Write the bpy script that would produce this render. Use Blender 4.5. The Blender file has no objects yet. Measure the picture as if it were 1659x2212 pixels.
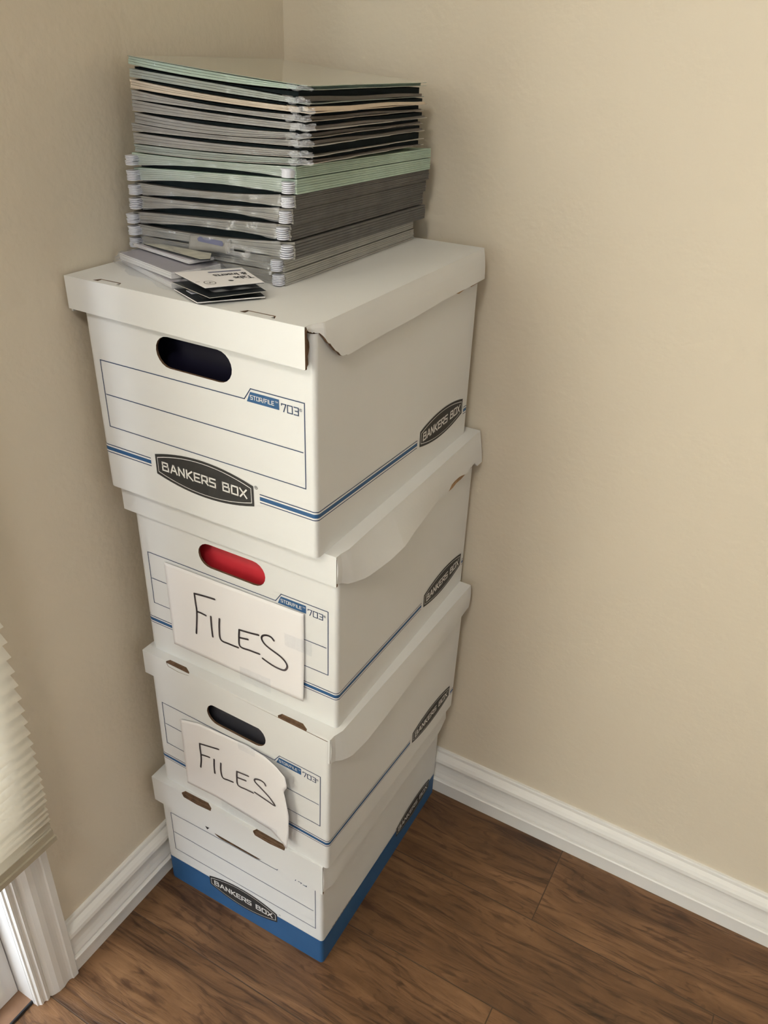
import bpy, math, random
from mathutils import Vector, Matrix
from mathutils.geometry import tessellate_polygon
random.seed(7)
S = bpy.context.scene
COL = S.collection

# ------------------------------------------------------------------ camera
cam = bpy.data.cameras.new('camera')
cam.sensor_fit = 'HORIZONTAL'
cam.sensor_width = 36.0
cam.lens = 1770.17 / 1659 * 36.0
cam.clip_start = 0.02
cam_ob = bpy.data.objects.new('camera', cam)
COL.objects.link(cam_ob)
_r = Vector((0.86676901, 0.49736211, 0.03663884))
_d = Vector((0.2827252, -0.42953427, -0.8576519))
_f = Vector((-0.41082592, 0.75374481, -0.5129238))
M = Matrix.Identity(4)
for i in range(3):
    M[i][0] = _r[i]; M[i][1] = -_d[i]; M[i][2] = -_f[i]
M[0][3], M[1][3], M[2][3] = 0.75194, -1.04037, 1.28694
cam_ob.matrix_world = M
S.camera = cam_ob

# ------------------------------------------------------------------ colour, world, lights
S.view_settings.view_transform = 'Standard'
S.view_settings.look = 'None'
S.view_settings.gamma = 1.0
S.view_settings.use_curve_mapping = False
S.view_settings.exposure = 0.19
S.cycles.max_bounces = 12
S.cycles.diffuse_bounces = 6
S.cycles.transparent_max_bounces = 24
S.cycles.sample_clamp_indirect = 6.0
S.cycles.use_denoising = True

W = bpy.data.worlds.new('daylight')
S.world = W
W.use_nodes = True
W.node_tree.nodes['Background'].inputs[0].default_value = (0.72, 0.86, 1.0, 1)
W.node_tree.nodes['Background'].inputs[1].default_value = 1.5

def area(name, loc, target, sx, sy, power, color):
    l = bpy.data.lights.new(name, 'AREA')
    l.shape = 'RECTANGLE'; l.size = sx; l.size_y = sy
    l.energy = power; l.color = color
    o = bpy.data.objects.new(name, l)
    COL.objects.link(o)
    o.location = loc
    o.rotation_euler = (Vector(target) - Vector(loc)).to_track_quat('-Z', 'Y').to_euler()
    return o
DOOR_POWER, REAR_FILL_POWER, SIDE_FILL_POWER, CEILING_FILL_POWER = 158, 1, 2.5, 12.5
area('door_daylight', (-0.13, -1.70, 1.17), (1.0, -1.70, 1.17), 1.76, 1.66, DOOR_POWER, (0.93, 0.97, 1.0))
area('rear_fill', (1.15, -4.25, 1.45), (1.0, 0, 1.2), 1.5, 1.2, REAR_FILL_POWER, (0.96, 0.98, 1.0))  # added fill behind the camera

area('side_fill', (4.15, -2.0, 1.5), (0, -1.6, 1.2), 1.2, 1.1, SIDE_FILL_POWER, (0.90, 0.96, 1.0))  # added fill from the side, no such source in view

cl = area('ceiling_fill', (0.75, -1.75, 2.36), (0.75, -1.75, 0), 0.34, 0.34, CEILING_FILL_POWER, (1.0, 0.95, 0.87))  # added overhead fill for lid, floor and baseboards
cl.data.shape = 'DISK'

# ------------------------------------------------------------------ materials
def mat(name, color, rough=0.6, spec=0.3, noise=None, bump=None, coat=0.0, sheen=0.0):
    """noise=(scale, amount) varies the colour, bump=(scale, strength, distance) roughens the surface"""
    m = bpy.data.materials.new(name)
    m.use_nodes = True
    nt = m.node_tree; b = nt.nodes['Principled BSDF']
    b.inputs['Base Color'].default_value = (*color, 1)
    b.inputs['Roughness'].default_value = rough
    b.inputs['Specular IOR Level'].default_value = spec
    b.inputs['Coat Weight'].default_value = coat
    b.inputs['Coat Roughness'].default_value = 0.12
    tc = nt.nodes.new('ShaderNodeTexCoord')
    if noise:
        n = nt.nodes.new('ShaderNodeTexNoise'); n.inputs['Scale'].default_value = noise[0]; n.inputs['Detail'].default_value = 4
        nt.links.new(tc.outputs['Object'], n.inputs['Vector'])
        r = nt.nodes.new('ShaderNodeMapRange')
        r.inputs[1].default_value = 0.3; r.inputs[2].default_value = 0.7
        r.inputs[3].default_value = 1 - noise[1]; r.inputs[4].default_value = 1 + noise[1]
        nt.links.new(n.outputs['Fac'], r.inputs[0])
        mx = nt.nodes.new('ShaderNodeVectorMath'); mx.operation = 'SCALE'
        mx.inputs[0].default_value = color
        nt.links.new(r.outputs[0], mx.inputs['Scale'])
        nt.links.new(mx.outputs[0], b.inputs['Base Color'])
    if bump:
        n2 = nt.nodes.new('ShaderNodeTexNoise'); n2.inputs['Scale'].default_value = bump[0]; n2.inputs['Detail'].default_value = 3
        nt.links.new(tc.outputs['Object'], n2.inputs['Vector'])
        bp = nt.nodes.new('ShaderNodeBump'); bp.inputs['Strength'].default_value = bump[1]; bp.inputs['Distance'].default_value = bump[2]
        nt.links.new(n2.outputs['Fac'], bp.inputs['Height'])
        nt.links.new(bp.outputs[0], b.inputs['Normal'])
    return m

M_card = mat('white cardboard', (0.72, 0.722, 0.71), 0.55, 0.25, noise=(9, 0.012), bump=(60, 0.06, 0.002))
M_kraft = mat('kraft brown board', (0.16, 0.098, 0.060), 0.9, 0.1, noise=(120, 0.25))
M_kraft_light = mat('torn kraft liner', (0.36, 0.23, 0.13), 0.9, 0.1, noise=(150, 0.2))
M_blue = mat('printed blue', (0.030, 0.105, 0.245), 0.5, 0.25, noise=(30, 0.05))
M_navy = mat('printed navy line', (0.025, 0.050, 0.120), 0.5, 0.25)
M_white = mat('printed white', (0.78, 0.77, 0.74), 0.5, 0.25)
M_black = mat('printed charcoal', (0.035, 0.034, 0.033), 0.5, 0.25)
M_paper = mat('white paper', (0.83, 0.81, 0.81), 0.7, 0.15, bump=(40, 0.05, 0.002))
M_ink = mat('marker ink', (0.095, 0.08, 0.085), 0.6, 0.2)
M_trim = mat('white trim paint', (0.80, 0.785, 0.755), 0.35, 0.4, bump=(25, 0.05, 0.002))
M_trimcool = mat('door paint', (0.78, 0.77, 0.76), 0.35, 0.4)
M_hook = mat('white hook tip', (0.68, 0.70, 0.78), 0.25, 0.5)
M_green = mat('sage green folder stock', (0.41, 0.53, 0.44), 0.6, 0.25, noise=(60, 0.06))
M_dark = mat('charcoal folder stock', (0.125, 0.120, 0.112), 0.6, 0.25, noise=(60, 0.12))
M_grey = mat('light grey folder stock', (0.42, 0.41, 0.375), 0.6, 0.25, noise=(60, 0.08))
M_cream = mat('cream folder stock', (0.66, 0.56, 0.44), 0.6, 0.25, noise=(60, 0.05))
M_taupe = mat('taupe grey folder stock', (0.31, 0.30, 0.285), 0.6, 0.25, noise=(60, 0.08))
M_sagegrey = mat('grey green folder stock', (0.33, 0.37, 0.335), 0.6, 0.25, noise=(60, 0.06))
M_gapshade = mat('painted gap shade', (0.010, 0.016, 0.018), 0.7, 0.1, noise=(60, 0.15))  # near-black shade of the gaps between packs, put in as colour
M_topfolder = mat('glossy pale green cover', (0.33, 0.40, 0.34), 0.15, 0.6, coat=1.0, bump=(9, 0.05, 0.004))
M_line = mat('pale folder edge', (0.52, 0.50, 0.46), 0.6, 0.25)
M_pill = mat('blue grey print', (0.16, 0.17, 0.27), 0.5, 0.25)
M_frontgrey = mat('taupe folder edges', (0.30, 0.285, 0.25), 0.6, 0.25, noise=(80, 0.10))  # paler inner stock plus the film's reflection, mixed into the colour
M_frontgreen = mat('pale sage folder edges', (0.45, 0.54, 0.46), 0.6, 0.25, noise=(80, 0.06))  # sage made paler, film reflection included in the colour
M_shadeside = mat('shaded folder side', (0.15, 0.135, 0.12), 0.6, 0.25, noise=(60, 0.1))  # pack sides darkened in colour to look shaded
M_cardblack = mat('black card face', (0.02, 0.024, 0.028), 0.45, 0.35)
M_lilac = mat('grey lilac insert', (0.42, 0.40, 0.44), 0.6, 0.2)
M_dullcard = mat('dull printed card', (0.50, 0.49, 0.42), 0.6, 0.2, noise=(90, 0.15))
M_insert = mat('lilac white inserts', (0.70, 0.66, 0.70), 0.6, 0.2)
M_red = mat('red folder stock', (0.62, 0.035, 0.05), 0.5, 0.3, noise=(40, 0.06))
M_purple = mat('black purple folder stock', (0.010, 0.009, 0.022), 0.45, 0.2)
M_shaderail = mat('shade rail', (0.45, 0.40, 0.30), 0.5, 0.3)
M_plastic_dark = mat('dark glossy plastic', (0.03, 0.028, 0.035), 0.2, 0.5)

def film(name, fac, rough=0.15, tint=(0.96, 0.97, 0.98), milky=0.0):
    m = bpy.data.materials.new(name); m.use_nodes = True
    nt = m.node_tree; nt.nodes.clear()
    out = nt.nodes.new('ShaderNodeOutputMaterial')
    t = nt.nodes.new('ShaderNodeBsdfTransparent'); t.inputs[0].default_value = (*tint, 1)
    g = nt.nodes.new('ShaderNodeBsdfGlossy'); g.inputs['Roughness'].default_value = rough
    g.inputs[0].default_value = (0.95, 0.96, 1, 1)
    df = nt.nodes.new('ShaderNodeBsdfDiffuse'); df.inputs[0].default_value = (0.75, 0.76, 0.80, 1)
    lw = nt.nodes.new('ShaderNodeLayerWeight'); lw.inputs['Blend'].default_value = 0.35
    ad = nt.nodes.new('ShaderNodeMath'); ad.operation = 'MULTIPLY_ADD'
    ad.inputs[1].default_value = fac * 2; ad.inputs[2].default_value = fac
    nt.links.new(lw.outputs['Fresnel'], ad.inputs[0])
    mx = nt.nodes.new('ShaderNodeMixShader'); nt.links.new(ad.outputs[0], mx.inputs[0])
    nt.links.new(t.outputs[0], mx.inputs[1]); nt.links.new(g.outputs[0], mx.inputs[2])
    mx2 = nt.nodes.new('ShaderNodeMixShader'); mx2.inputs[0].default_value = milky
    nt.links.new(mx.outputs[0], mx2.inputs[1]); nt.links.new(df.outputs[0], mx2.inputs[2])
    tc = nt.nodes.new('ShaderNodeTexCoord'); n = nt.nodes.new('ShaderNodeTexNoise')
    n.inputs['Scale'].default_value = 90; n.inputs['Detail'].default_value = 2
    nt.links.new(tc.outputs['Object'], n.inputs['Vector'])
    bp = nt.nodes.new('ShaderNodeBump'); bp.inputs['Strength'].default_value = 0.8; bp.inputs['Distance'].default_value = 0.004
    nt.links.new(n.outputs['Fac'], bp.inputs['Height'])
    nt.links.new(bp.outputs[0], g.inputs['Normal'])
    nt.links.new(mx2.outputs[0], out.inputs[0])
    return m
M_film = film('clear packing film', 0.035, 0.22, milky=0.05)
M_film_milky = film('wrinkled clear film', 0.08, 0.22, milky=0.17)
M_tape = film('clear tape', 0.03, 0.08, milky=0.015)
M_glass = film('door glass', 0.05, 0.01)

def wall_material():
    m = mat('beige wall paint', (0.722, 0.643, 0.516), 0.55, 0.3)
    nt = m.node_tree; b = nt.nodes['Principled BSDF']
    tc = nt.nodes.new('ShaderNodeTexCoord')
    n = nt.nodes.new('ShaderNodeTexNoise'); n.inputs['Scale'].default_value = 110; n.inputs['Detail'].default_value = 2.5
    nt.links.new(tc.outputs['Object'], n.inputs['Vector'])
    v = nt.nodes.new('ShaderNodeTexNoise'); v.inputs['Scale'].default_value = 60; v.inputs['Detail'].default_value = 2
    nt.links.new(tc.outputs['Object'], v.inputs['Vector'])
    a = nt.nodes.new('ShaderNodeMath'); a.operation = 'ADD'
    nt.links.new(n.outputs['Fac'], a.inputs[0]); nt.links.new(v.outputs['Fac'], a.inputs[1])
    bp = nt.nodes.new('ShaderNodeBump'); bp.inputs['Strength'].default_value = 0.38; bp.inputs['Distance'].default_value = 0.0015
    nt.links.new(a.outputs[0], bp.inputs['Height']); nt.links.new(bp.outputs[0], b.inputs['Normal'])
    return m
M_wall = wall_material()
M_ceiling = mat('ceiling paint', (0.84, 0.83, 0.80), 0.8, 0.1)

def floor_material():
    m = bpy.data.materials.new('brown laminate planks'); m.use_nodes = True
    nt = m.node_tree; b = nt.nodes['Principled BSDF']; L = nt.links
    def N(t, **kw):
        n = nt.nodes.new(t)
        for k, v in kw.items(): setattr(n, k, v)
        return n
    tc = N('ShaderNodeTexCoord')
    mp = N('ShaderNodeMapping'); mp.inputs['Location'].default_value = (-0.595 + 1.2, 0.006 + 1.66, 0)
    L.new(tc.outputs['Object'], mp.inputs['Vector'])
    br = N('ShaderNodeTexBrick'); br.offset = 0.7525; br.offset_frequency = 2; br.squash = 1
    br.inputs['Scale'].default_value = 1; br.inputs['Brick Width'].default_value = 1.2; br.inputs['Row Height'].default_value = 0.166
    br.inputs['Mortar Size'].default_value = 0.0010; br.inputs['Mortar Smooth'].default_value = 0.3; br.inputs['Bias'].default_value = 0
    br.inputs['Color1'].default_value = (0, 0, 0, 1); br.inputs['Color2'].default_value = (1, 1, 1, 1)
    L.new(mp.outputs[0], br.inputs['Vector'])
    # each plank gets its own piece of grain
    sh = N('ShaderNodeVectorMath', operation='MULTIPLY_ADD')
    sh.inputs[1].default_value = (7.3, 3.1, 5.7)
    L.new(br.outputs['Color'], sh.inputs[0]); L.new(tc.outputs['Object'], sh.inputs[2])
    st = N('ShaderNodeMapping'); st.inputs['Scale'].default_value = (1.0, 6.5, 1)
    L.new(sh.outputs[0], st.inputs['Vector'])
    warp = N('ShaderNodeTexNoise'); warp.inputs['Scale'].default_value = 2.6; warp.inputs['Detail'].default_value = 2
    L.new(st.outputs[0], warp.inputs['Vector'])
    wv = N('ShaderNodeVectorMath', operation='MULTIPLY_ADD'); wv.inputs[1].default_value = (0.0, 1.1, 0)
    L.new(warp.outputs['Color'], wv.inputs[0]); L.new(st.outputs[0], wv.inputs[2])
    g1 = N('ShaderNodeTexNoise'); g1.inputs['Scale'].default_value = 5; g1.inputs['Detail'].default_value = 8; g1.inputs['Roughness'].default_value = 0.62
    L.new(wv.outputs[0], g1.inputs['Vector'])
    st2 = N('ShaderNodeMapping'); st2.inputs['Scale'].default_value = (7, 85, 1)
    wv2 = N('ShaderNodeVectorMath', operation='MULTIPLY_ADD'); wv2.inputs[1].default_value = (0.0, 0.05, 0)
    L.new(warp.outputs['Color'], wv2.inputs[0]); L.new(sh.outputs[0], wv2.inputs[2])
    L.new(wv2.outputs[0], st2.inputs['Vector'])
    g2 = N('ShaderNodeTexNoise'); g2.inputs['Scale'].default_value = 1.5; g2.inputs['Detail'].default_value = 5; g2.inputs['Roughness'].default_value = 0.6
    L.new(st2.outputs[0], g2.inputs['Vector'])
    ramp = N('ShaderNodeValToRGB')
    e = ramp.color_ramp.elements
    e[0].position = 0.32; e[0].color = (0.085, 0.038, 0.014, 1)
    e[1].position = 0.66; e[1].color = (0.225, 0.115, 0.050, 1)
    mid = e.new(0.5); mid.color = (0.155, 0.075, 0.030, 1)
    L.new(g1.outputs['Fac'], ramp.inputs['Fac'])
    r2 = N('ShaderNodeValToRGB'); e = r2.color_ramp.elements
    e[0].position = 0.38; e[0].color = (0.36, 0.28, 0.24, 1); e[1].position = 0.47; e[1].color = (1, 1, 1, 1)
    L.new(g2.outputs['Fac'], r2.inputs['Fac'])
    mul = N('ShaderNodeMix', data_type='RGBA', blend_type='MULTIPLY'); mul.inputs[0].default_value = 0.62
    L.new(ramp.outputs['Color'], mul.inputs[6]); L.new(r2.outputs['Color'], mul.inputs[7])
    # cathedral grain: thin contour lines of the stretched noise
    gc = N('ShaderNodeTexNoise'); gc.inputs['Scale'].default_value = 1.7; gc.inputs['Detail'].default_value = 3; gc.inputs['Roughness'].default_value = 0.55
    L.new(wv.outputs[0], gc.inputs['Vector'])
    m1 = N('ShaderNodeMath', operation='MULTIPLY'); m1.inputs[1].default_value = 150; L.new(gc.outputs['Fac'], m1.inputs[0])
    sn = N('ShaderNodeMath', operation='SINE'); L.new(m1.outputs[0], sn.inputs[0])
    brk = N('ShaderNodeMath', operation='MULTIPLY_ADD'); brk.inputs[1].default_value = 3.2; L.new(g2.outputs['Fac'], brk.inputs[0]); L.new(sn.outputs[0], brk.inputs[2])
    cr = N('ShaderNodeValToRGB'); e = cr.color_ramp.elements
    e[0].position = 0.18; e[0].color = (0.36, 0.30, 0.26, 1); e[1].position = 0.30; e[1].color = (1, 1, 1, 1)
    d4 = N('ShaderNodeMath', operation='DIVIDE'); d4.inputs[1].default_value = 3.0; L.new(brk.outputs[0], d4.inputs[0]); L.new(d4.outputs[0], cr.inputs['Fac'])
    mulc = N('ShaderNodeMix', data_type='RGBA', blend_type='MULTIPLY'); mulc.inputs[0].default_value = 0.75
    mulc.inputs[0].default_value = 0.45; L.new(mul.outputs[2], mulc.inputs[6]); L.new(cr.outputs['Color'], mulc.inputs[7])
    hv = N('ShaderNodeMapRange'); hv.inputs[3].default_value = 0.85; hv.inputs[4].default_value = 1.18
    L.new(br.outputs['Color'], hv.inputs[0])
    sc = N('ShaderNodeVectorMath', operation='SCALE'); L.new(mulc.outputs[2], sc.inputs[0]); L.new(hv.outputs[0], sc.inputs['Scale'])
    seam = N('ShaderNodeMix', data_type='RGBA'); seam.inputs[7].default_value = (0.055, 0.028, 0.012, 1)
    L.new(br.outputs['Fac'], seam.inputs[0]); L.new(sc.outputs[0], seam.inputs[6])
    L.new(seam.outputs[2], b.inputs['Base Color'])
    b.inputs['Roughness'].default_value = 0.40; b.inputs['Specular IOR Level'].default_value = 0.6
    # hand-scraped relief
    ad = N('ShaderNodeMath', operation='MULTIPLY_ADD'); ad.inputs[1].default_value = -1.6
    L.new(br.outputs['Fac'], ad.inputs[0]); L.new(g2.outputs['Fac'], ad.inputs[2])
    a2 = N('ShaderNodeMath', operation='ADD'); L.new(ad.outputs[0], a2.inputs[0]); L.new(g1.outputs['Fac'], a2.inputs[1])
    bp = N('ShaderNodeBump'); bp.inputs['Strength'].default_value = 0.35; bp.inputs['Distance'].default_value = 0.003
    L.new(a2.outputs[0], bp.inputs['Height']); L.new(bp.outputs[0], b.inputs['Normal'])
    return m
M_floor = floor_material()

def shade_material():
    m = bpy.data.materials.new('translucent shade cloth'); m.use_nodes = True
    nt = m.node_tree; nt.nodes.clear()
    out = nt.nodes.new('ShaderNodeOutputMaterial')
    df = nt.nodes.new('ShaderNodeBsdfDiffuse'); df.inputs[0].default_value = (0.66, 0.61, 0.51, 1)
    tr = nt.nodes.new('ShaderNodeBsdfTranslucent'); tr.inputs[0].default_value = (0.84, 0.80, 0.71, 1)
    mx = nt.nodes.new('ShaderNodeMixShader'); mx.inputs[0].default_value = 0.52
    nt.links.new(df.outputs[0], mx.inputs[1]); nt.links.new(tr.outputs[0], mx.inputs[2])
    nt.links.new(mx.outputs[0], out.inputs[0])
    return m
M_shade = shade_material()

# ------------------------------------------------------------------ mesh helpers
class MB:
    """collects faces, then becomes ONE mesh object"""
    def __init__(self, xf=None):
        self.v, self.f, self.m, self.mats, self.xf = [], [], [], [], xf
    def mi(self, m):
        if m not in self.mats: self.mats.append(m)
        return self.mats.index(m)
    def face(self, pts, m):
        i = len(self.v); self.v += [tuple(p) for p in pts]
        self.f.append(tuple(range(i, i + len(pts)))); self.m.append(self.mi(m))
    def mesh(self, verts, faces, m):
        i = len(self.v); self.v += [tuple(p) for p in verts]; k = self.mi(m)
        for f in faces: self.f.append(tuple(j + i for j in f)); self.m.append(k)
    def box(self, a, b, m):
        x0, y0, z0 = a; x1, y1, z1 = b
        vs = [(x0, y0, z0), (x1, y0, z0), (x1, y1, z0), (x0, y1, z0), (x0, y0, z1), (x1, y0, z1), (x1, y1, z1), (x0, y1, z1)]
        self.mesh(vs, [(0, 3, 2, 1), (4, 5, 6, 7), (0, 1, 5, 4), (1, 2, 6, 5), (2, 3, 7, 6), (3, 0, 4, 7)], m)
    def sheet(self, outline, holes, place, t, m, edge=None):
        """flat board: outline and holes in (u,v); place(u,v,w)->xyz; front at w=0, back at w=t"""
        loops = [[Vector((u, v, 0)) for u, v in l] for l in [outline] + list(holes)]
        tris = tessellate_polygon(loops)
        pts = [p for l in loops for p in l]
        self.mesh([place(p.x, p.y, 0) for p in pts], tris, m)
        if t:
            self.mesh([place(p.x, p.y, t) for p in pts], tris, m)
            for l in loops:
                n = len(l)
                for i in range(n):
                    a, b = l[i], l[(i + 1) % n]
                    self.face([place(a.x, a.y, 0), place(b.x, b.y, 0), place(b.x, b.y, t), place(a.x, a.y, t)], (edge(a, b) if callable(edge) else edge) or m)
    def grid(self, fn, nu, nv, m, t=None, front=None, torn=None):
        """fn(u,v)->xyz for u,v in 0..1; t(u,v)->offset vector makes a closed slab"""
        P = [fn(i / nu, j / nv) for j in range(nv + 1) for i in range(nu + 1)]
        F = [(j * (nu + 1) + i, j * (nu + 1) + i + 1, (j + 1) * (nu + 1) + i + 1, (j + 1) * (nu + 1) + i) for j in range(nv) for i in range(nu)]
        self.mesh(P, F, m)
        if t:
            Q = [tuple(Vector(fn(i / nu, j / nv)) + Vector(t(i / nu, j / nv))) for j in range(nv + 1) for i in range(nu + 1)]
            self.mesh(Q, [tuple(reversed(f)) for f in F], m)
            rim = [i for i in range(nu + 1)] + [j * (nu + 1) + nu for j in range(1, nv + 1)] + \
                  [nv * (nu + 1) + i for i in range(nu - 1, -1, -1)] + [j * (nu + 1) for j in range(nv - 1, 0, -1)]
            for i, (a, b) in enumerate(zip(rim, rim[1:] + rim[:1])):
                self.face([P[a], Q[a], Q[b], P[b]], front if front and i < nu else torn if torn and i >= nu + nv else m)
    def build(self, name, parent=None, smooth=False, label=None):
        me = bpy.data.meshes.new(name)
        vs = [self.xf(*p) for p in self.v] if self.xf else self.v
        me.from_pydata(vs, [], self.f)
        for m in self.mats: me.materials.append(m)
        me.polygons.foreach_set('material_index', self.m)
        if smooth: me.polygons.foreach_set('use_smooth', [True] * len(self.f))
        me.update()
        import bmesh
        bm = bmesh.new(); bm.from_mesh(me)
        bmesh.ops.remove_doubles(bm, verts=bm.verts, dist=1e-6)
        bmesh.ops.recalc_face_normals(bm, faces=bm.faces)
        bm.to_mesh(me); bm.free()
        o = bpy.data.objects.new(name, me); COL.objects.link(o)
        if parent: o.parent = parent
        if label: o['label'] = label
        return o

def thing(name, label, cat, loc=(0, 0, 0), rz=0, group=None):
    o = bpy.data.objects.new(name, None); COL.objects.link(o)
    o.empty_display_size = 0.02
    o.location = loc; o.rotation_euler = (0, 0, rz)
    o['label'] = label; o['category'] = cat
    if group: o['group'] = group
    return o
def structure(o): o['kind'] = 'structure'; return o

def lerp(a, b, t): return a + (b - a) * t
def quad3(a, b, c, t):
    """parabola through a (t=0), b (t=.5), c (t=1)"""
    return a * (1 - t) * (1 - 2 * t) + b * 4 * t * (1 - t) + c * t * (2 * t - 1)
def interp(pts, x):
    if x <= pts[0][0]: return pts[0][1]
    for (x0, y0), (x1, y1) in zip(pts, pts[1:]):
        if x <= x1: return lerp(y0, y1, (x - x0) / (x1 - x0))
    return pts[-1][1]
def catmull(P, n=8):
    out = []
    Q = [P[0]] + list(P) + [P[-1]]
    for i in range(1, len(Q) - 2):
        p0, p1, p2, p3 = Q[i - 1], Q[i], Q[i + 1], Q[i + 2]
        for k in range(n):
            t = k / n
            out.append(tuple(0.5 * ((2 * b) + (c - a) * t + (2 * a - 5 * b + 4 * c - d) * t * t + (3 * b - a - 3 * c + d) * t ** 3) for a, b, c, d in zip(p0, p1, p2, p3)))
    out.append(tuple(P[-1]))
    return out

# stroke lettering -------------------------------------------------
G = {
 'B': (0.95, [[(0, 0), (0, 1), (.82, 1), (.82, .55), (0, .55)], [(.82, .52), (.9, .48), (.9, 0), (0, 0)]]),
 'A': (0.95, [[(0, 0), (.42, 1), (.52, 1), (.94, 0)], [(.2, .33), (.74, .33)]]),
 'N': (0.9, [[(0, 0), (0, 1), (.82, 0), (.82, 1)]]),
 'K': (0.85, [[(0, 0), (0, 1)], [(.8, 1), (.12, .5), (.86, -.08)]]),
 'E': (0.8, [[(.8, 1), (0, 1), (0, 0), (.8, 0)], [(0, .5), (.68, .5)]]),
 'R': (0.85, [[(0, 0), (0, 1), (.82, 1), (.82, .42), (0, .42)], [(.4, .42), (.88, 0)]]),
 'S': (0.85, [[(.82, 1), (0, 1), (0, .52), (.82, .5), (.82, 0), (0, 0)]]),
 'O': (0.9, [[(0, 0), (0, 1), (.88, 1), (.88, 0), (0, 0)]]),
 'X': (0.9, [[(0, 0), (.9, 1)], [(0, 1), (.9, 0)]]),
 'T': (0.85, [[(0, 1), (.85, 1)], [(.42, 1), (.42, 0)]]),
 '/': (0.45, [[(0, -.1), (.45, 1.1)]]),
 'F': (0.75, [[(.75, 1), (0, 1), (0, 0)], [(0, .5), (.62, .5)]]),
 'I': (0.1, [[(.05, 0), (.05, 1)]]),
 'L': (0.7, [[(0, 1), (0, 0), (.7, 0)]]),
 '7': (0.9, [[(0, .82), (0, 1), (.9, 1), (.42, 0)]]),
 '0': (1.0, [[(0, 0), (0, 1), (1, 1), (1, 0), (0, 0)]]),
 '3': (0.9, [[(0, 1), (.9, 1), (.9, 0), (0, 0)], [(.25, .5), (.9, .5)]]),
 '4': (0.9, [[(.7, 0), (.7, 1), (0, .3), (.95, .3)]]),
 ' ': (0.45, []),
}
def strokes(mb, lines, w, place, m, round_cap=False):
    """each line a list of (u,v); place(u,v)->xyz on the surface"""
    for ln in lines:
        for (x0, y0), (x1, y1) in zip(ln, ln[1:]):
            dx, dy = x1 - x0, y1 - y0; L = math.hypot(dx, dy)
            if L < 1e-9: continue
            dx, dy = dx / L * w / 2, dy / L * w / 2
            e = 0 if round_cap else 1
            q = [(x0 - dy - dx * e, y0 + dx - dy * e), (x1 - dy + dx * e, y1 + dx + dy * e), (x1 + dy + dx * e, y1 - dx + dy * e), (x0 + dy - dx * e, y0 - dx - dy * e)]
            mb.face([place(*p) for p in q], m)
        if round_cap:
            for (x, y) in ln:
                mb.face([place(x + w / 2 * math.cos(k * math.pi / 4), y + w / 2 * math.sin(k * math.pi / 4)) for k in range(8)], m)
def text_lines(s, u0, u1, v0, h):
    """letter strokes of s fitted between u0 and u1, standing on v0, h high"""
    gap = 0.34
    tot = sum(G[c][0] for c in s) + gap * (len(s) - 1)
    sc = (u1 - u0) / tot
    out, x = [], 0
    for c in s:
        wd, ls = G[c]
        for l in ls: out.append([(u0 + (x + a) * sc, v0 + b * h) for a, b in l])
        x += wd + gap
    return out
def font_polys(s, size):
    c = bpy.data.curves.new('lettering', 'FONT'); c.body = s; c.size = size
    o = bpy.data.objects.new('lettering', c); COL.objects.link(o)
    bpy.context.view_layer.update()
    me = o.to_mesh()
    P = [[(me.vertices[i].co.x, me.vertices[i].co.y) for i in p.vertices] for p in me.polygons]
    o.to_mesh_clear(); bpy.data.objects.remove(o); bpy.data.curves.remove(c)
    return P

# ------------------------------------------------------------------ the room
RX1, RY0, RZ1 = 4.2, -4.3, 2.45
DY0, DY1, DZ = -0.690, -2.62, 2.06            # door opening in the left wall
def plain(name, a, b, m):
    k = MB(); k.box(a, b, m); return structure(k.build(name))
plain('floor', (-0.6, RY0 - .1, -0.05), (RX1 + .1, 0.1, 0), M_floor)
plain('ceiling', (-0.12, RY0 - .1, RZ1), (RX1 + .1, 0.1, RZ1 + .1), M_ceiling)
plain('wall_right', (0, 0, 0), (RX1 + .1, 0.1, RZ1), M_wall)
k = MB()
k.box((-0.12, DY0 + .012, 0), (0, 0.1, RZ1), M_wall)
k.box((-0.12, RY0 - .1, 0), (0, DY1 - .012, RZ1), M_wall)
k.box((-0.12, DY1 - .012, DZ + .012), (0, DY0 + .012, RZ1), M_wall)
structure(k.build('wall_left'))
k = MB()   # wall opposite the glass door, with an opening for the added fill window
vy0, vy1, vz0, vz1 = -2.62, -1.38, 0.93, 2.07
k.box((RX1, RY0 - .1, 0), (RX1 + .1, vy0, RZ1), M_wall); k.box((RX1, vy1, 0), (RX1 + .1, 0, RZ1), M_wall)
k.box((RX1, vy0, 0), (RX1 + .1, vy1, vz0), M_wall); k.box((RX1, vy0, vz1), (RX1 + .1, vy1, RZ1), M_wall)
structure(k.build('wall_back'))
k = MB()
for a, b in (((RX1 + .02, vy0, vz0), (RX1 + .06, vy0 + .04, vz1)), ((RX1 + .02, vy1 - .04, vz0), (RX1 + .06, vy1, vz1)),
             ((RX1 + .02, vy0 + .04, vz0), (RX1 + .06, vy1 - .04, vz0 + .04)), ((RX1 + .02, vy0 + .04, vz1 - .04), (RX1 + .06, vy1 - .04, vz1))):
    k.box(a, b, M_trimcool)
k.box((RX1 + .04, vy0 + .04, vz0 + .04), (RX1 + .045, vy1 - .04, vz1 - .04), M_glass)
structure(k.build('added_window_2'))  # unseen window, added around the side fill lamp
k = MB()   # wall behind the camera, with an opening for the added fill window
wx0, wx1, wz0, wz1 = 0.38, 1.92, 0.83, 2.07
k.box((0, RY0 - .1, 0), (wx0, RY0, RZ1), M_wall); k.box((wx1, RY0 - .1, 0), (RX1, RY0, RZ1), M_wall)
k.box((wx0, RY0 - .1, 0), (wx1, RY0, wz0), M_wall); k.box((wx0, RY0 - .1, wz1), (wx1, RY0, RZ1), M_wall)
structure(k.build('wall_front'))
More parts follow.
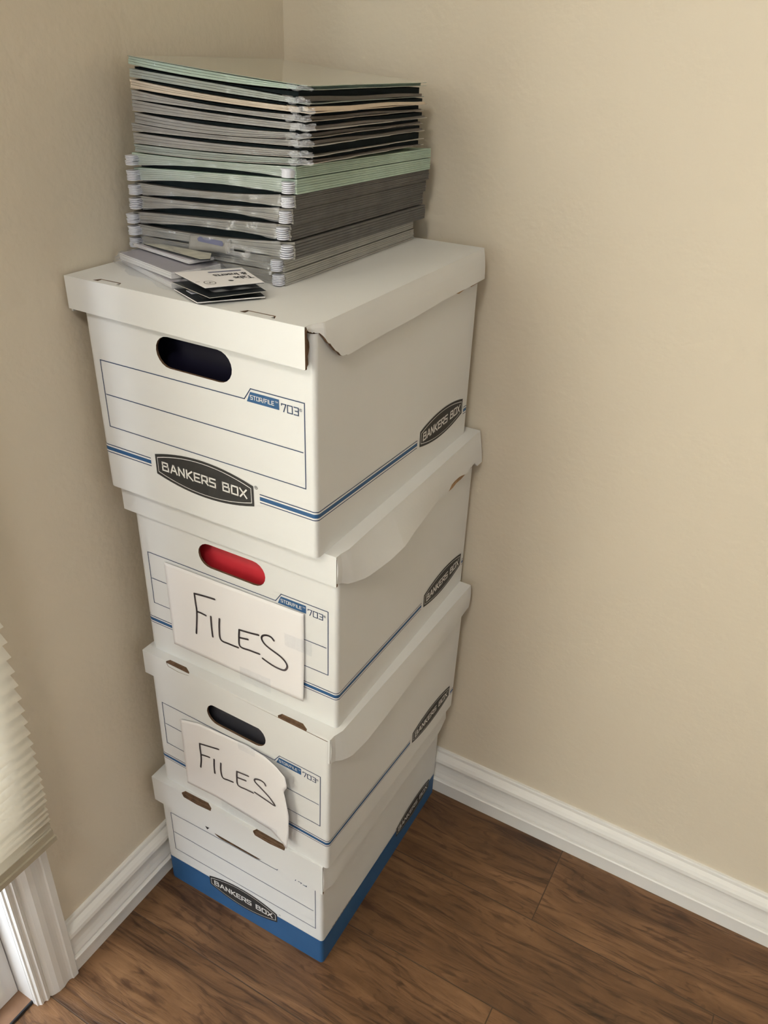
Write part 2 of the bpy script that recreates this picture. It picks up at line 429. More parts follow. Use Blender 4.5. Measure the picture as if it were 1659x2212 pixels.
k = MB()
for a, b in (((wx0, RY0 - .06, wz0), (wx0 + .04, RY0 - .02, wz1)), ((wx1 - .04, RY0 - .06, wz0), (wx1, RY0 - .02, wz1)),
             ((wx0, RY0 - .06, wz0), (wx1, RY0 - .02, wz0 + .04)), ((wx0, RY0 - .06, wz1 - .04), (wx1, RY0 - .02, wz1)),
             (((wx0 + wx1) / 2 - .02, RY0 - .06, wz0), ((wx0 + wx1) / 2 + .02, RY0 - .02, wz1))):
    k.box(a, b, M_trimcool)
k.box((wx0 + .04, RY0 - .045, wz0 + .04), (wx1 - .04, RY0 - .04, wz1 - .04), M_glass)
structure(k.build('added_window_1'))  # unseen window, added to house the rear fill lamp

# baseboards: profile (thickness, height)
BASE = [(0.0150, 0.0), (0.0150, 0.0262), (0.0140, 0.0275), (0.0190, 0.0300), (0.0192, 0.0335), (0.0172, 0.0352), (0.0128, 0.0360), (0.0128, 0.0376), (0.0150, 0.0390),
        (0.0146, 0.0415), (0.0118, 0.0480), (0.0098, 0.0560), (0.0086, 0.0640), (0.0082, 0.0705), (0.0088, 0.0735), (0.0150, 0.0760),
        (0.0158, 0.0800), (0.0146, 0.0860), (0.0112, 0.0910), (0.0076, 0.0945), (0.0060, 0.0960), (0.0054, 0.1010), (0.0040, 0.1034), (0.0, 0.1038)]
def base_run(name, p0, p1, nrm, m0=0, m1=0):
    """moulding swept from p0 to p1; m0/m1 mitre the ends"""
    k = MB(); p0 = Vector((*p0, 0)); p1 = Vector((*p1, 0)); n = Vector((*nrm, 0)); d = (p1 - p0).normalized()
    A = [p0 + n * t + d * t * m0 + Vector((0, 0, h)) for t, h in BASE]
    B = [p1 + n * t - d * t * m1 + Vector((0, 0, h)) for t, h in BASE]
    for i in range(len(BASE) - 1): k.face([A[i], B[i], B[i + 1], A[i + 1]], M_trim)
    k.face(A + [p0], M_trim); k.face(B + [p1], M_trim)
    return structure(k.build(name))
base_run('baseboard_right', (0, 0), (RX1, 0), (0, -1), 1, 1)
base_run('baseboard_left', (0, 0), (0, -0.6225), (1, 0), 1, 0)
base_run('baseboard_back', (RX1, RY0), (RX1, 0), (-1, 0), 1, 1)
base_run('baseboard_front', (0, RY0), (RX1, RY0), (0, 1), 1, 1)

# door casing: profile across its width (from the outer edge to the opening)
CAS = [(0.0, 0.0), (0.0, 0.0175), (0.0015, 0.0190), (0.0105, 0.0190), (0.0120, 0.0165), (0.0155, 0.0150), (0.0200, 0.0155), (0.0270, 0.0172), (0.0350, 0.0165),
       (0.0420, 0.0140), (0.0460, 0.0118), (0.0475, 0.0095), (0.0500, 0.0112), (0.0540, 0.0122), (0.0560, 0.0095), (0.0580, 0.0088), (0.0600, 0.0100), (0.0630, 0.0098), (0.0650, 0.0065), (0.0675, 0.0058), (0.0675, 0.0)]
k = MB()
Wc = 0.0675
def sweep(P, Q):
    for i in range(len(CAS) - 1): k.face([P[i], Q[i], Q[i + 1], P[i + 1]], M_trim)
    k.face(P, M_trim); k.face(Q, M_trim)
sweep([(t, DY0 + Wc - w, 0) for w, t in CAS], [(t, DY0 + Wc - w, DZ + Wc - w) for w, t in CAS])
sweep([(t, DY1 - Wc + w, 0) for w, t in CAS], [(t, DY1 - Wc + w, DZ + Wc - w) for w, t in CAS])
sweep([(t, DY0 + Wc - w, DZ + Wc - w) for w, t in CAS], [(t, DY1 - Wc + w, DZ + Wc - w) for w, t in CAS])
structure(k.build('trim_1'))
# jamb, threshold and the glazed door
k = MB()
k.box((-0.12, DY0 - .0005, 0), (0.0, DY0 + .012, DZ + .012), M_trimcool)
k.box((-0.12, DY1 - .012, 0), (0.0, DY1 + .0005, DZ + .012), M_trimcool)
k.box((-0.12, DY1, DZ), (0.0, DY0, DZ + .012), M_trimcool)
structure(k.build('trim_2'))
M_threshold = mat('threshold wood', (0.22, 0.125, 0.075), 0.45, 0.4, noise=(25, 0.2))
k = MB(); k.box((-0.14, DY1, 0), (-0.004, DY0 - .0005, 0.006), M_threshold); k.box((-0.006, DY1, 0), (-0.0035, DY0 - .0005, 0.0065), M_cardblack)
structure(k.build('trim_3'))
d1 = MB()
def leaf(y0, y1):
    x0, x1 = -0.072, -0.034
    st, bt = 0.032, 0.035
    d1.box((x0, y0 - st, 0.007), (x1, y0, 2.045), M_trimcool); d1.box((x0, y1, 0.007), (x1, y1 + st, 2.045), M_trimcool)
    d1.box((x0, y1 + st, 0.007), (x1, y0 - st, 0.007 + bt), M_trimcool); d1.box((x0, y1 + st, 2.045 - .1), (x1, y0 - st, 2.045), M_trimcool)
    b = 0.012  # glazing bead
    for a, c in (((x1, y0 - st - .004, .03), (x1 + .004, y0 - st + b, 1.96)), ((x1, y1 + st - b, .03), (x1 + .004, y1 + st + .004, 1.96)), ((x1, y1 + st, .034), (x1 + .004, y0 - st, .034 + b))):
        d1.box(a, c, M_white)
leaf(DY0 - .002, (DY0 + DY1) / 2 + .001); leaf((DY0 + DY1) / 2 - .001, DY1 + .002)
o = structure(d1.build('door_1'))
g = MB(); g.box((-0.056, DY1 + .034, .04), (-0.052, DY0 - .034, 1.95), M_glass)
g.build('glass_pane', o)
h = MB(); h.box((-0.034, -1.64, .95), (-0.028, -1.60, 1.12), M_hook); h.box((-0.028, -1.63, 1.03), (-0.0, -1.61, 1.045), M_hook); h.box((-.012, -1.74, 1.03), (0.0, -1.61, 1.045), M_hook)
h.build('door_handle', o, label='metal lever handle')

cf = thing('added_ceiling_light', 'round flush white ceiling fixture added as overhead fill', 'ceiling light', (0.75, -1.75, 2.45))  # unseen fixture, added to carry the overhead fill
k = MB()
ring = lambda r, z: [(r * math.cos(a * math.pi / 16), r * math.sin(a * math.pi / 16), z) for a in range(32)]
rs = [(.19, 0), (.20, -.03), (.195, -.045), (.18, -.05), (.18, -.045)]
for (ra, za), (rb, zb_) in zip(rs, rs[1:]):
    A_, B_ = ring(ra, za), ring(rb, zb_)
    for q in range(32): k.face([A_[q], A_[(q + 1) % 32], B_[(q + 1) % 32], B_[q]], M_trim)
k.build('housing', cf)
M_diff = bpy.data.materials.new('lit diffuser'); M_diff.use_nodes = True
M_diff.node_tree.nodes['Principled BSDF'].inputs['Emission Color'].default_value = (1, .95, .87, 1); M_diff.node_tree.nodes['Principled BSDF'].inputs['Emission Strength'].default_value = 2.0
k = MB(); k.face(ring(.18, -.046), M_diff); k.build('diffuser', cf)  # glowing face of the added fixture

# pleated shade in front of the door
sh = thing('pleated_shade', 'cream pleated window shade hanging over the glass door at left', 'shade', (0.022, -1.655, 0.318))
k = MB()
zs = [0.030]; 
while zs[-1] < 1.85:
    z = zs[-1]
    zs.append(z + (0.0055 if z < .05 else 0.0095 if z < .085 else interp([(.085, .0125), (.16, .0165), (.30, .0215), (.5, .024)], z)))
prof = []
for z0, z1 in zip(zs, zs[1:]):
    depth = 0.0195 * min(1, 0.30 + (z1 - z0) / 0.022)
    prof += [(0.006 + depth, z0), (0.006, lerp(z0, z1, .80))]
yA, yB = 1.036, -1.0
for (xa, za), (xb, zb) in zip(prof, prof[1:]):
    k.face([(xa, yA, za), (xa, yB, za), (xb, yB, zb), (xb, yA, zb)], M_shade)
k.build('shade_cloth', sh)
k = MB(); k.box((0.001, yB, 0.008), (0.020, yA + .002, 0.017), M_shaderail); k.box((0.003, yB, 0.017), (0.017, yA + .001, 0.029), M_shaderail)
k.build('bottom_rail', sh)
k = MB(); k.box((-0.018, yB - .005, 1.80), (0.034, yA + .004, 1.90), M_shaderail); k.build('head_rail', sh)

# ------------------------------------------------------------------ storage boxes
BW, ED = 0.3117, 0.0044
BX = [  # x, y, rot, U, lid x, lid y, lid rot, shear x, shear y, depth, lid droop
 dict(x=.3351, y=-.4157, a=.0122, U=.2509, lx=.0004, ly=-.0021, la=.0008, tx=.0003, ty=.0007, D=.3985, lz=0, hl=(.0530, .0625)),
 dict(x=.3479, y=-.4206, a=-.0165, U=.2566, lx=-.0046, ly=.0053, la=.0058, tx=-.0008, ty=.0093, D=.3929, lz=0, hl=(.0420, .0424)),
 dict(x=.3471, y=-.3982, a=.0149, U=.2681, lx=-.0034, ly=-.0017, la=.0021, tx=-.0025, ty=-.0030, D=.3874, lz=0, hl=(.0385, .0411)),
 dict(x=.3315, y=-.4175, a=.0083, U=.2648, lx=-.0093, ly=-.0060, la=-.0137, tx=.0015, ty=-.0030, D=.3920, lz=.0141, hl=(.0365, .0425)),
]
z = 0
for b in BX: b['z'] = z; z += b['U']
def body_xf(b):
    return lambda x, y, z: (x + b['ty'] * z, y - b['tx'] * z, z)
def lid_xf(b):
    ca, sa = math.cos(b['la']), math.sin(b['la'])
    def f(x, y, z):
        X = x * ca - y * sa + b['lx']; Y = x * sa + y * ca + b['ly']; Z = z + b['lz'] * x
        return (X + b['ty'] * Z, Y - b['tx'] * Z, Z)
    return f
RC = 0.0055
RL = 0.0090      # softer corner towards the left wall
def path(s, o=0.0):
    if s < -BW + RL:
        t = (-BW + RL - s) / RL
        return (-BW + RL - (RL + o) * math.sin(t), RL - (RL + o) * math.cos(t))
    if s < -RC: return (s, -o)
    if s > RC: return (o, s)
    t = (s + RC) / (2 * RC) * math.pi / 2
    return (-RC + (RC + o) * math.sin(t), RC - (RC + o) * math.cos(t))
def band(mb, s0, s1, za, zb, m, o=0.0003):
    """printed band round the near corner; za(s), zb(s) lower and upper edge"""
    ts = sorted({s0, s1} | {s for s in [-RC + RC * .25 * i for i in range(9)] + [-BW + RL - RL * .15 * i for i in range(9)] if s0 < s < s1})
    for a, b in zip(ts, ts[1:]):
        pa, pb = path(a, o), path(b, o)
        mb.face([(*pa, za(a)), (*pb, za(b)), (*pb, zb(b)), (*pa, zb(a))], m)
def stadium(x0, x1, z0, z1, n=10):
    r = (z1 - z0) / 2 * 1.0; cz = (z0 + z1) / 2; P = []
    for i in range(n + 1):
        t = -math.pi / 2 + math.pi * i / n; P.append((x1 - r * 1.0 + r * math.cos(t), cz + r * math.sin(t)))
    for i in range(n + 1):
        t = math.pi / 2 + math.pi * i / n; P.append((x0 + r + r * math.cos(t), cz + r * math.sin(t)))
    return P
def badge(parent, xf, face, u0, u1, zc, he, hm, name_label, u_text, n=14, o=0.0004):
    """barrel-shaped logo plate with a white keyline and stroke lettering"""
    k = MB(xf)
    place = lambda du: (lambda u, v: face(u, v, o + du))
    def outline(i):
        U0, U1 = u0 + i, u1 - i
        top = [(lerp(U0, U1, j / n), zc + lerp(he, hm, 1 - (2 * j / n - 1) ** 2) - i * 1.05) for j in range(n + 1)]
        bot = [(lerp(U1, U0, j / n), zc - lerp(he, hm, 1 - (2 * j / n - 1) ** 2) + i * 1.05) for j in range(n + 1)]
        return top + bot
    def fill(out, du, m): k.sheet(out, [], lambda u, v, w: face(u, v, o + du), 0, m)
    fill(outline(0), 0, M_black); fill(outline(.0030), .00010, M_white); fill(outline(.0037), .0002, M_black)
    h = 0.0102
    strokes(k, text_lines('BANKERS BOX', u_text[0], u_text[1], zc - h / 2, h), 0.0020, place(.0003), M_white)
    return k.build('logo_badge', parent, label=name_label)

def make_box(i, label):
    b = BX[i]; U, D = b['U'], b['D']; H = U - (.009 if b['lz'] else .0036)
    root = thing('storage_box', label, 'storage box', (b['x'], b['y'], b['z']), b['a'], 'white cardboard storage boxes in the stack')
    bx = body_xf(b); th = 0.003
    front = lambda u, v, w: (u, w, v)
    k = MB(bx)
    k.sheet([(-BW + RL, .0), (-RC, .0), (-RC, H), (-BW + RL, H)], [stadium(-.2065, -.1034, *((.1765, .2140) if i == 0 else (.1803, .2160)))], front, th, M_card, M_kraft)
    arcs = [(-RC, RC, -90, 0), (-RC, D - RC, 0, 90), (-BW + RC, D - RC, 90, 180), (-BW + RL, RL, 180, 270)]
    def loop(inset):
        P = []
        for cx, cy, a0, a1 in arcs:
            r = (RL if a0 == 180 else RC) - inset
            for j in range(9):
                t = math.radians(lerp(a0, a1, j / 8)); P.append((cx + r * math.cos(t), cy + r * math.sin(t)))
        return P
    O, I = loop(0), loop(th)
    nO = len(O)
    for j in range(nO - 1):
        k.face([(*O[j], 0), (*O[j + 1], 0), (*O[j + 1], H), (*O[j], H)], M_card)
        k.face([(*I[j], 0), (*I[j + 1], 0), (*I[j + 1], H), (*I[j], H)], M_kraft)
        k.face([(*O[j], H), (*O[j + 1], H), (*I[j + 1], H), (*I[j], H)], M_kraft)
    k.face([(*p, 0.0) for p in O], M_card); k.face([(*p, 0.0025) for p in I], M_kraft)
    # printing
    fr = lambda o: (lambda u, v: (u, -o, v))
    if i == 0:
        zt = lambda s: 0.0578 if s < 0 else lerp(.0578, .0530, s / D)
        band(k, -BW - .0045, D - RC, lambda s: 0.0004, zt, M_blue, .0003)
        frame = [(-.2918, .0838), (-.2918, .1740), (-.0815, .1765), (-.0760, .1900), (-.0125, .1900), (-.0125, .0838), (-.2918, .0838)]
        strokes(k, [frame, [(-.2895, .1280), (-.0164, .1255)]], .0010, fr(.0003), M_navy)
        strokes(k, text_lines('743', -.051, -.028, .1755, .0085), .0011, fr(.0003), M_navy)
    else:
        slope = lambda s: 0.0 if s < 0 else -0.0085 * s / .233
        top = lambda dz: (lambda s: .0480 + dz + slope(s))
        for (s0, s1) in ((-BW - .002, -.2345), (-.0755, .2335), (.3765, D - RC)):
            for a, c, m in ((0, .0012, M_navy), (.0012, .0032, M_white), (.0032, .0082, M_blue), (.0082, .0102, M_white), (.0102, .0114, M_navy)):
                band(k, s0, s1, top(a), top(c), m)
        frame = [(-.2950, .0848), (-.2950, .1680), (-.0892, .1695), (-.0805, .1825), (-.0137, .1825), (-.0137, .0848), (-.2950, .0848)]
        strokes(k, [frame, [(-.2930, .1262), (-.0165, .1268)]], .0011, fr(.0003), M_navy)
        k.sheet([(-.0860, .1675), (-.0812, .1790), (-.0448, .1790), (-.0448, .1675)], [], lambda u, v, w: (u, -.0003, v), 0, M_blue)
        strokes(k, text_lines('STOR/FILE', -.0810, -.0512, .1712, .0042), .0007, fr(.0005), M_white)
        for dx, s in ((-.0497, 'TM'),):
            for p in font_polys(s, .0028): k.face([(dx + u, -.0005, .1745 + v) for u, v in p], M_white)
        strokes(k, text_lines('703', -.0418, -.0212, .1672, .0082), .0011, fr(.0003), M_navy)
        for p in font_polys('\u00ae', .0046): k.face([(-.0200 + u, -.0004, .1722 + v) for u, v in p], M_navy)
    body = k.build('body', root)
    tick = MB(bx)
    if i == 0: r0 = (-.0815, .0630, .0040)
    else: r0 = (-.0822, .0640, .0060)
    c0 = (-.2221, -.0856, .0515, .0103, .0240) if i == 0 else (-.2270, -.0838, .0537, .0128, .0238)
    badge(body, bx, lambda u, v, w: (u, -w, v), *c0, 'charcoal logo badge with white lettering on the handle end', (c0[0] + .0105, c0[1] - .0100))
    sc = (.2405, .3715, .0490, .0110, .0200)
    badge(body, bx, lambda u, v, w: (w, u, v), *sc, 'charcoal logo badge with white lettering on the long side', (sc[0] + .0095, sc[1] - .0090))
    k = MB(bx)
    for p in font_polys('\u00ae', r0[2]): k.face([(r0[0] + u, -.0004, r0[1] + v) for u, v in p], M_black)
    k.build('registered_mark', body)
    if i == 0:
        k = MB(bx)      # scuffed grey line of small print along the long side
        for j in range(24):
            y0 = .028 + j * .0027; k.face([(.0004, y0, .0560), (.0004, y0 + .0019, .0558), (.0004, y0 + .0019, .0605 - .0015 * (j % 3)), (.0004, y0, .0600)], M_taupe)
        k.build('small_print', body)
    # ---- lid
    k = MB(lid_xf(b)); t = 0.003; e = ED; rng = random.Random(i + 3)
    X0, X1, Y0, Y1 = -BW - e, e, -e, D + e
    hL, hR = b['hl']
    d1_, d2_ = [(0, 0), (.0045, .0068), (.003, .0042), (.0065, .0035)][i]
    hx = lambda y: interp([(.004, 0), (.018, d1_), (Y1, d2_)], y)      # the crease has bulged beyond the box wall
    if i == 3: slots = [(-.2765, -.2385), (-.0760, -.0340)]
    elif i == 1: slots = [(-.2712, -.2285), (-.0770, -.0310)]
    elif i == 0: slots = [(-.2545, -.1965), (-.1180, -.0600)]
    else: slots = []
    holes = []
    if i == 3:
        holes = [[(s0, .0000), (s1, .0010), (s1 - .004, .0085), (s0 + .004, .0080)] for s0, s1 in slots]
        outline = [(X0, Y0 + .0002), (X1, Y0 + .0002), (X1, .004), (X1 + hx(.018), .018), (X1 + hx(.1), .1), (X1 + hx(Y1), Y1), (X0, Y1)]
        fl = [(X0, U - hL), (X1, U - hR), (X1, U - .0002), (X0, U - .0002)]
    else:
        outline = [(X0, Y0 + .0002)]; fl = [(X0, U - hL), (X1, U - hR), (X1, U - .0002)]
        for s0, s1 in slots: outline += [(s0, Y0 + .0002), (s0 + .003, .0008), (s1 - .010, .0012), (s1, Y0 + .0002)]
        outline += [(X1, Y0 + .0002), (X1, .004), (X1 + hx(.018), .018), (X1 + hx(.1), .1), (X1 + hx(Y1), Y1), (X0, Y1)]
        for s0, s1 in reversed(slots): fl += [(s1, U - .0002), (s1 - .002, U - .0075), (lerp(s0, s1, .5), U - .0100), (s0 + .003, U - .0085), (s0, U - .003), (s0, U - .0002)]
        fl += [(X0, U - .0002)]
    inside = lambda a, b: M_kraft if (X0 + .01 < min(a.x, b.x) and max(a.x, b.x) < X1 - .01) and (min(a.y, b.y) > Y0 - .001 and max(a.y, b.y) > Y0 + .0005) and max(a.y, b.y) < .05 else M_card
    k.sheet(outline, holes, lambda u, v, w: (u, v, U - w), t, M_card, inside)
    cut = lambda a, b: M_kraft if (abs(a.x - X1) < 1e-5 and abs(b.x - X1) < 1e-5) or (min(a.y, b.y) > U - .02 and min(a.y, b.y) < U - .0005) else M_card
    k.sheet(fl, [], lambda u, v, w: (u, Y0 + w, v), t, M_card, cut)
    for s0, s1 in slots:      # folded board showing inside each slot
        if i == 3:
            k.box((s0 + .0055, .0022, U - .0050), (s1 - .0060, .0078, U - .0006), M_card)
            k.box((s0 - .002, .0, U - .0120), (s1 + .002, .0095, U - .0055), M_kraft)
        else:
            k.box((s0 - .004, Y0 + .0031, U - .016), (s1 + .004, Y0 + .0045, U - .0032), M_kraft)
            k.box((s0 + .002, Y0 + .0012, U - .0105), (s1 - .003, Y0 + .0031, U - .0072), M_kraft)
            k.box((s0 - .002, Y0 + .0045, U - .0045), (s1 + .002, .006, U - .0030), M_kraft)
    k.box((X0, Y1 - t, U - .042), (X1, Y1, U - t), M_card)
    k.box((X0, Y0 + t, U - .040), (X0 + t, Y1 - t, U - t), M_card)
    if i == 0:
        k.face([(-.2130, Y0 - .0003, .2000), (-.2045, Y0 - .0003, .2005), (-.2095, Y0 - .0003, .1940)], M_plastic_dark)
    lid = k.build('lid', root, label='lid with front flap')
    # ---- the loose flap on the long side
    k = MB(lid_xf(b))
    if i == 3:
        def flare(u, v, w):      # board folded outwards, its crease rounded over
            s = (U - v) / .042
            return (X1 + hx(u) - w + lerp(.0065, .0045, max(0, u) / .4) * s, u - .006 * s * max(0, 1 - u / .3), U - .0004 - .0385 * s)
        jag = lambda P: [(u + rng.uniform(-.0012, .0012), v + rng.uniform(-.0012, .0012)) for u, v in P]
        drop = [(-.001, .0040), (.0060, .0075), (.0125, .0090), (.0165, .0125), (.0200, .0185), (.0280, .0250), (.0330, .0305), (.0390, .0365), (.0450, .0410), (.0540, .0437), (.0575, .0443), (.20, .0428), (.32, .0416), (.42, .0426)]
        wob = [rng.uniform(-.0009, .0009) for _ in range(91)]
        def fl3(u, v):
            y = lerp(-.002, Y1, u ** 1.7); h = interp(drop, y) + (wob[int(round(u * 90))] if y < .056 else 0)
            x, yy, zz = flare(y, U - h * v, 0)
            return (x + .0006 * math.sin(y * 40) * v + .0010 * math.sin(v * math.pi), yy, zz)
        k.grid(fl3, 90, 5, M_card, t=lambda u, v: (-.0028, 0, -.0003), torn=M_kraft)
        k.sheet(jag([(.300, .225), (.312, .2200), (.325, .2175), (.340, .2185), (.352, .2195), (.36, .2175), (.38, .2165), (.395, .219), (.398, .225)]), [], lambda u, v, w: flare(u, v + .002, .0035), 0, M_kraft_light)
        # torn liner hanging at the corner
        rag = jag([(-.0015, .2640), (.0030, .2590), (.0028, .2520), (.0042, .2460), (.0060, .2420), (.0046, .2370), (.0030, .2330), (.0024, .2260), (.0018, .2225), (-.0018, .2222)])
        k.sheet(rag, [], lambda u, v, w: (X1 - .0022 + w * .3, u, v), .001, M_kraft)
    else:
        prof_out = {2: [(-.005, .0), (.012, .003), (.045, .012), (.085, .019), (.12, .020), (.16, .013), (.25, .002), (.40, .008)],
                    1: [(-.005, .0), (.006, .003), (.03, .009), (.06, .0120), (.12, .010), (.22, .005), (.36, .001), (.41, .001)],
                    0: [(-.005, .0), (.013, .005), (.06, .004), (.15, .004), (.36, .008), (.40, .006)]}[i]
        hh = {2: .0500, 1: .0500, 0: .0600}[i]
        bot = {2: [(0, .036), (.012, .044), (.04, .050), (1, .050)], 1: [(0, .0415), (.012, .047), (.03, .050), (.34, .050), (.39, .044), (.5, .040)], 0: [(0, .056), (.02, .060), (.38, .060), (.41, .052)]}[i]
        def fn(u, v):
            y = lerp(Y0 + .001, Y1, u); o = interp(prof_out, y); h = interp(bot, y)
            th_ = math.asin(min(.9, o / hh))
            jg = 0
            if i == 2 and .29 < y < .37 and v > .9: jg = .006 * abs(math.sin(y * 330)) + .002
            q = v * h - jg
            return (X1 + hx(y) + math.sin(th_) * q * (0.55 + 0.45 * v) + .0015 * math.sin(v * math.pi), y, U - .0004 - math.cos(th_) * q)
        k.grid(fn, 48, 6, M_card, t=lambda u, v: (-.0026, 0, 0))
        if i == 2:
            k.sheet([(.288, .2235), (.292, .2170), (.305, .2165), (.318, .2185), (.335, .2175), (.352, .2190), (.372, .2200), (.372, .2260)], [], lambda u, v, w: (X1 + .0040 - w, u, v - .0045), .0006, M_kraft_light)
    k.build('side_flap', lid, smooth=False, label='side flap of the lid, loose and worn at the corner')
    return root

boxes = [make_box(0, 'bottom box of the stack, white with a blue printed band, standing on the wood floor'),
         make_box(1, 'second white box from the floor, with a curling handwritten paper on its end'),
         make_box(2, 'third white box from the floor, with red showing through its handle hole'),
         make_box(3, 'topmost white box with dark handle hole, carrying the pile of folders')]

# ------------------------------------------------------------------ folders seen through the handle holes
def inner_folder(i, m, label, y=0.014, lean=0.004, bow=0.004, wrap=False):
    b = BX[i]; r = thing('file_folder', label, 'folder', (b['x'], b['y'], b['z']), b['a'])
    k = MB(body_xf(b))
    for dy, zt in ((0, b['U'] - .046), (.004, b['U'] - .040)):
        k.grid(lambda u, v: (lerp(-.296, -.012, u), y + dy + lean * v + bow * math.sin(u * math.pi) * v, lerp(.004, zt, v)), 12, 6, m, t=lambda u, v: (0, .0008, 0))
    k.build('cover', r, smooth=True)
    k = MB(body_xf(b)); k.box((-.300, y - .0005, b['U'] - .0395), (-.008, y + .003, b['U'] - .0365), M_hook); k.build('rod', r)
    if wrap:
        k = MB(body_xf(b))
        k.grid(lambda u, v: (lerp(-.29, -.02, u), y - .003 - .002 * math.sin(u * 23) * math.sin(v * 9), lerp(.006, .225, v)), 30, 14, M_film)
        k.build('plastic_sleeve', r, smooth=True)
    return r
inner_folder(3, M_purple, 'black purple folder inside the topmost box behind its handle hole', y=.022)
inner_folder(2, M_red, 'red folder inside the third box behind its handle hole', y=.012)
inner_folder(0, M_purple, 'dark folder showing in the thin slit under the bottom box lid', y=.012)
inner_folder(1, M_purple, 'dark plastic-wrapped folder inside the second box behind its handle hole', y=.016, wrap=True)

# ------------------------------------------------------------------ handwritten paper signs
SIGN2 = [[(-.2174, .1321), (-.2168, .118), (-.2162, .1035), (-.2185, .082), (-.2209, .0646)], [(-.2174, .1321), (-.200, .1345), (-.1837, .136)], [(-.2162, .1035), (-.209, .1036), (-.201, .1027)],
         [(-.1927, .1045), (-.1930, .088), (-.1925, .0708)], [(-.1783, .1066), (-.1800, .090), (-.1789, .0719), (-.1650, .0705), (-.1503, .0708)],
         [(-.1466, .1021), (-.1310, .1040), (-.1159, .1065)], [(-.1466, .1021), (-.1480, .088), (-.1467, .0743), (-.131, .0745), (-.116, .0752)], [(-.1472, .0890), (-.1332, .0918)],
         [(-.0921, .1078), (-.0960, .1115), (-.1026, .1118), (-.1090, .1085), (-.1112, .1030), (-.1080, .0970), (-.1003, .0924), (-.0833, .0863), (-.0750, .0800), (-.0729, .0730), (-.0775, .0657), (-.0880, .0645), (-.1000, .0665), (-.1112, .0702)]]
SIGN1 = [[(-.2237, .1262), (-.2240, .115), (-.2233, .1039), (-.2240, .090), (-.2264, .0757)], [(-.2237, .1262), (-.205, .1310), (-.1875, .1355)], [(-.2233, .1039), (-.215, .1062), (-.2066, .1079)],
         [(-.1978, .1089), (-.1990, .094), (-.1989, .0793)], [(-.1853, .1084), (-.1865, .092), (-.1838, .0791), (-.1740, .0800), (-.1644, .0817)],
         [(-.1556, .1094), (-.1345, .1124)], [(-.1556, .1094), (-.1565, .095), (-.1549, .0808), (-.141, .0812), (-.1272, .0822)], [(-.1558, .0970), (-.1398, .0998)],
         [(-.1037, .1118), (-.1060, .1160), (-.1130, .1175), (-.1220, .1140), (-.1225, .1080), (-.1109, .1006), (-.0980, .0920), (-.0890, .0825), (-.0895, .0800), (-.1000, .0815), (-.1242, .0854)]]
def sign(i, label, top, bot, right, text, dfn, w, tapes):
    b = BX[i]; r = thing('paper_sign', label, 'sign', (b['x'], b['y'], b['z']), b['a'], 'handwritten paper signs on the boxes')
    fix = lambda x, z: (x + .70 * (dfn(x, z) - .003), -dfn(x, z), z + 1.55 * (dfn(x, z) - .003))
    def fn(u, v):
        x0 = lerp(bot[0][0], top[0][0], v); x1 = interp(right, v); x = lerp(x0, x1, u)
        return fix(x, lerp(interp(bot, lerp(bot[0][0], bot[-1][0], u)), interp(top, lerp(top[0][0], top[-1][0], u)), v))
    k = MB(body_xf(b)); k.grid(fn, 40, 24, M_paper, t=lambda u, v: (0, .00012, 0)); sheet = k.build('paper', r, smooth=True)
    k = MB(body_xf(b))
    def pl(x, z): p = fix(x, z); return (p[0], p[1] - .00045, p[2])
    strokes(k, [catmull(l, 6) for l in text], w, pl, M_ink, True); k.build('handwriting', sheet, label='handwritten dark word FILES')
    for (a, c, e, f, n) in tapes:
        k = MB(body_xf(b))
        k.grid(lambda u, v: (lambda p: (p[0], p[1] - .0006 - .0006 * abs(math.sin(u * 9 + v * 7)), p[2]))(fix(lerp(a, c, u), lerp(e, f, v))), 14, 6, M_tape)
        k.build('tape_strip', r, smooth=True, label='clear tape strip')
    return r
sign(2, 'flat white paper reading FILES taped below the handle hole showing red', [(-.2653, .1641), (-.0465, .1679)], [(-.2644, .0274), (-.0495, .0245)], [(0, -.0495), (.5, -.0470), (1, -.0465)], SIGN2,
     lambda x, z: .0028 + .0035 * max(0, (x + .10) / .055) ** 2 * max(0, (.08 - z) / .06), .0029,
     [(-.075, -.035, .108, .128, 0), (-.150, -.100, .016, .040, 0)])
sign(1, 'curling white paper reading FILES taped on the second box from the floor', [(-.2590, .1551), (-.2420, .1608), (-.2183, .1675), (-.1302, .1738), (-.0994, .1696), (-.0800, .1610), (-.0641, .1480)],
     [(-.2580, .0216), (-.2014, .0261), (-.0977, .0212), (-.0772, .0080), (-.0692, -.0004)], [(0, -.0692), (.25, -.0650), (.5, -.0643), (.70, -.0690), (.80, -.0722), (.88, -.0660), (1, -.0690)], SIGN1,
     lambda x, z: .003 + .012 * max(0, (x + .155) / .09) ** 2, .0029,
     [(-.190, -.085, .008, .030, 0), (-.150, -.120, .160, .178, 0)])

# ------------------------------------------------------------------ the pile on the topmost box
b3 = BX[3]; LX = lid_xf(b3); U3 = b3['U']
def top_xf(x, y, z):
    """x, y along the lid of the topmost box, z above it"""
    p = LX(x, y, U3); return (p[0], p[1], p[2] + z)
def pile_thing(name, label, cat, x, y, z, group=None):
    p = top_xf(x, y, z)
    ca, sa = math.cos(b3['a']), math.sin(b3['a'])
    loc = Vector((b3['x'] + p[0] * ca - p[1] * sa, b3['y'] + p[0] * sa + p[1] * ca, b3['z'] + p[2]))
    t = thing(name, label, cat, loc, b3['a'], group)
    t['_o'] = 0; del t['_o']
    off = Vector(p)
    return t, (lambda X, Y, Z: tuple(Vector(top_xf(X, Y, Z)) - off))

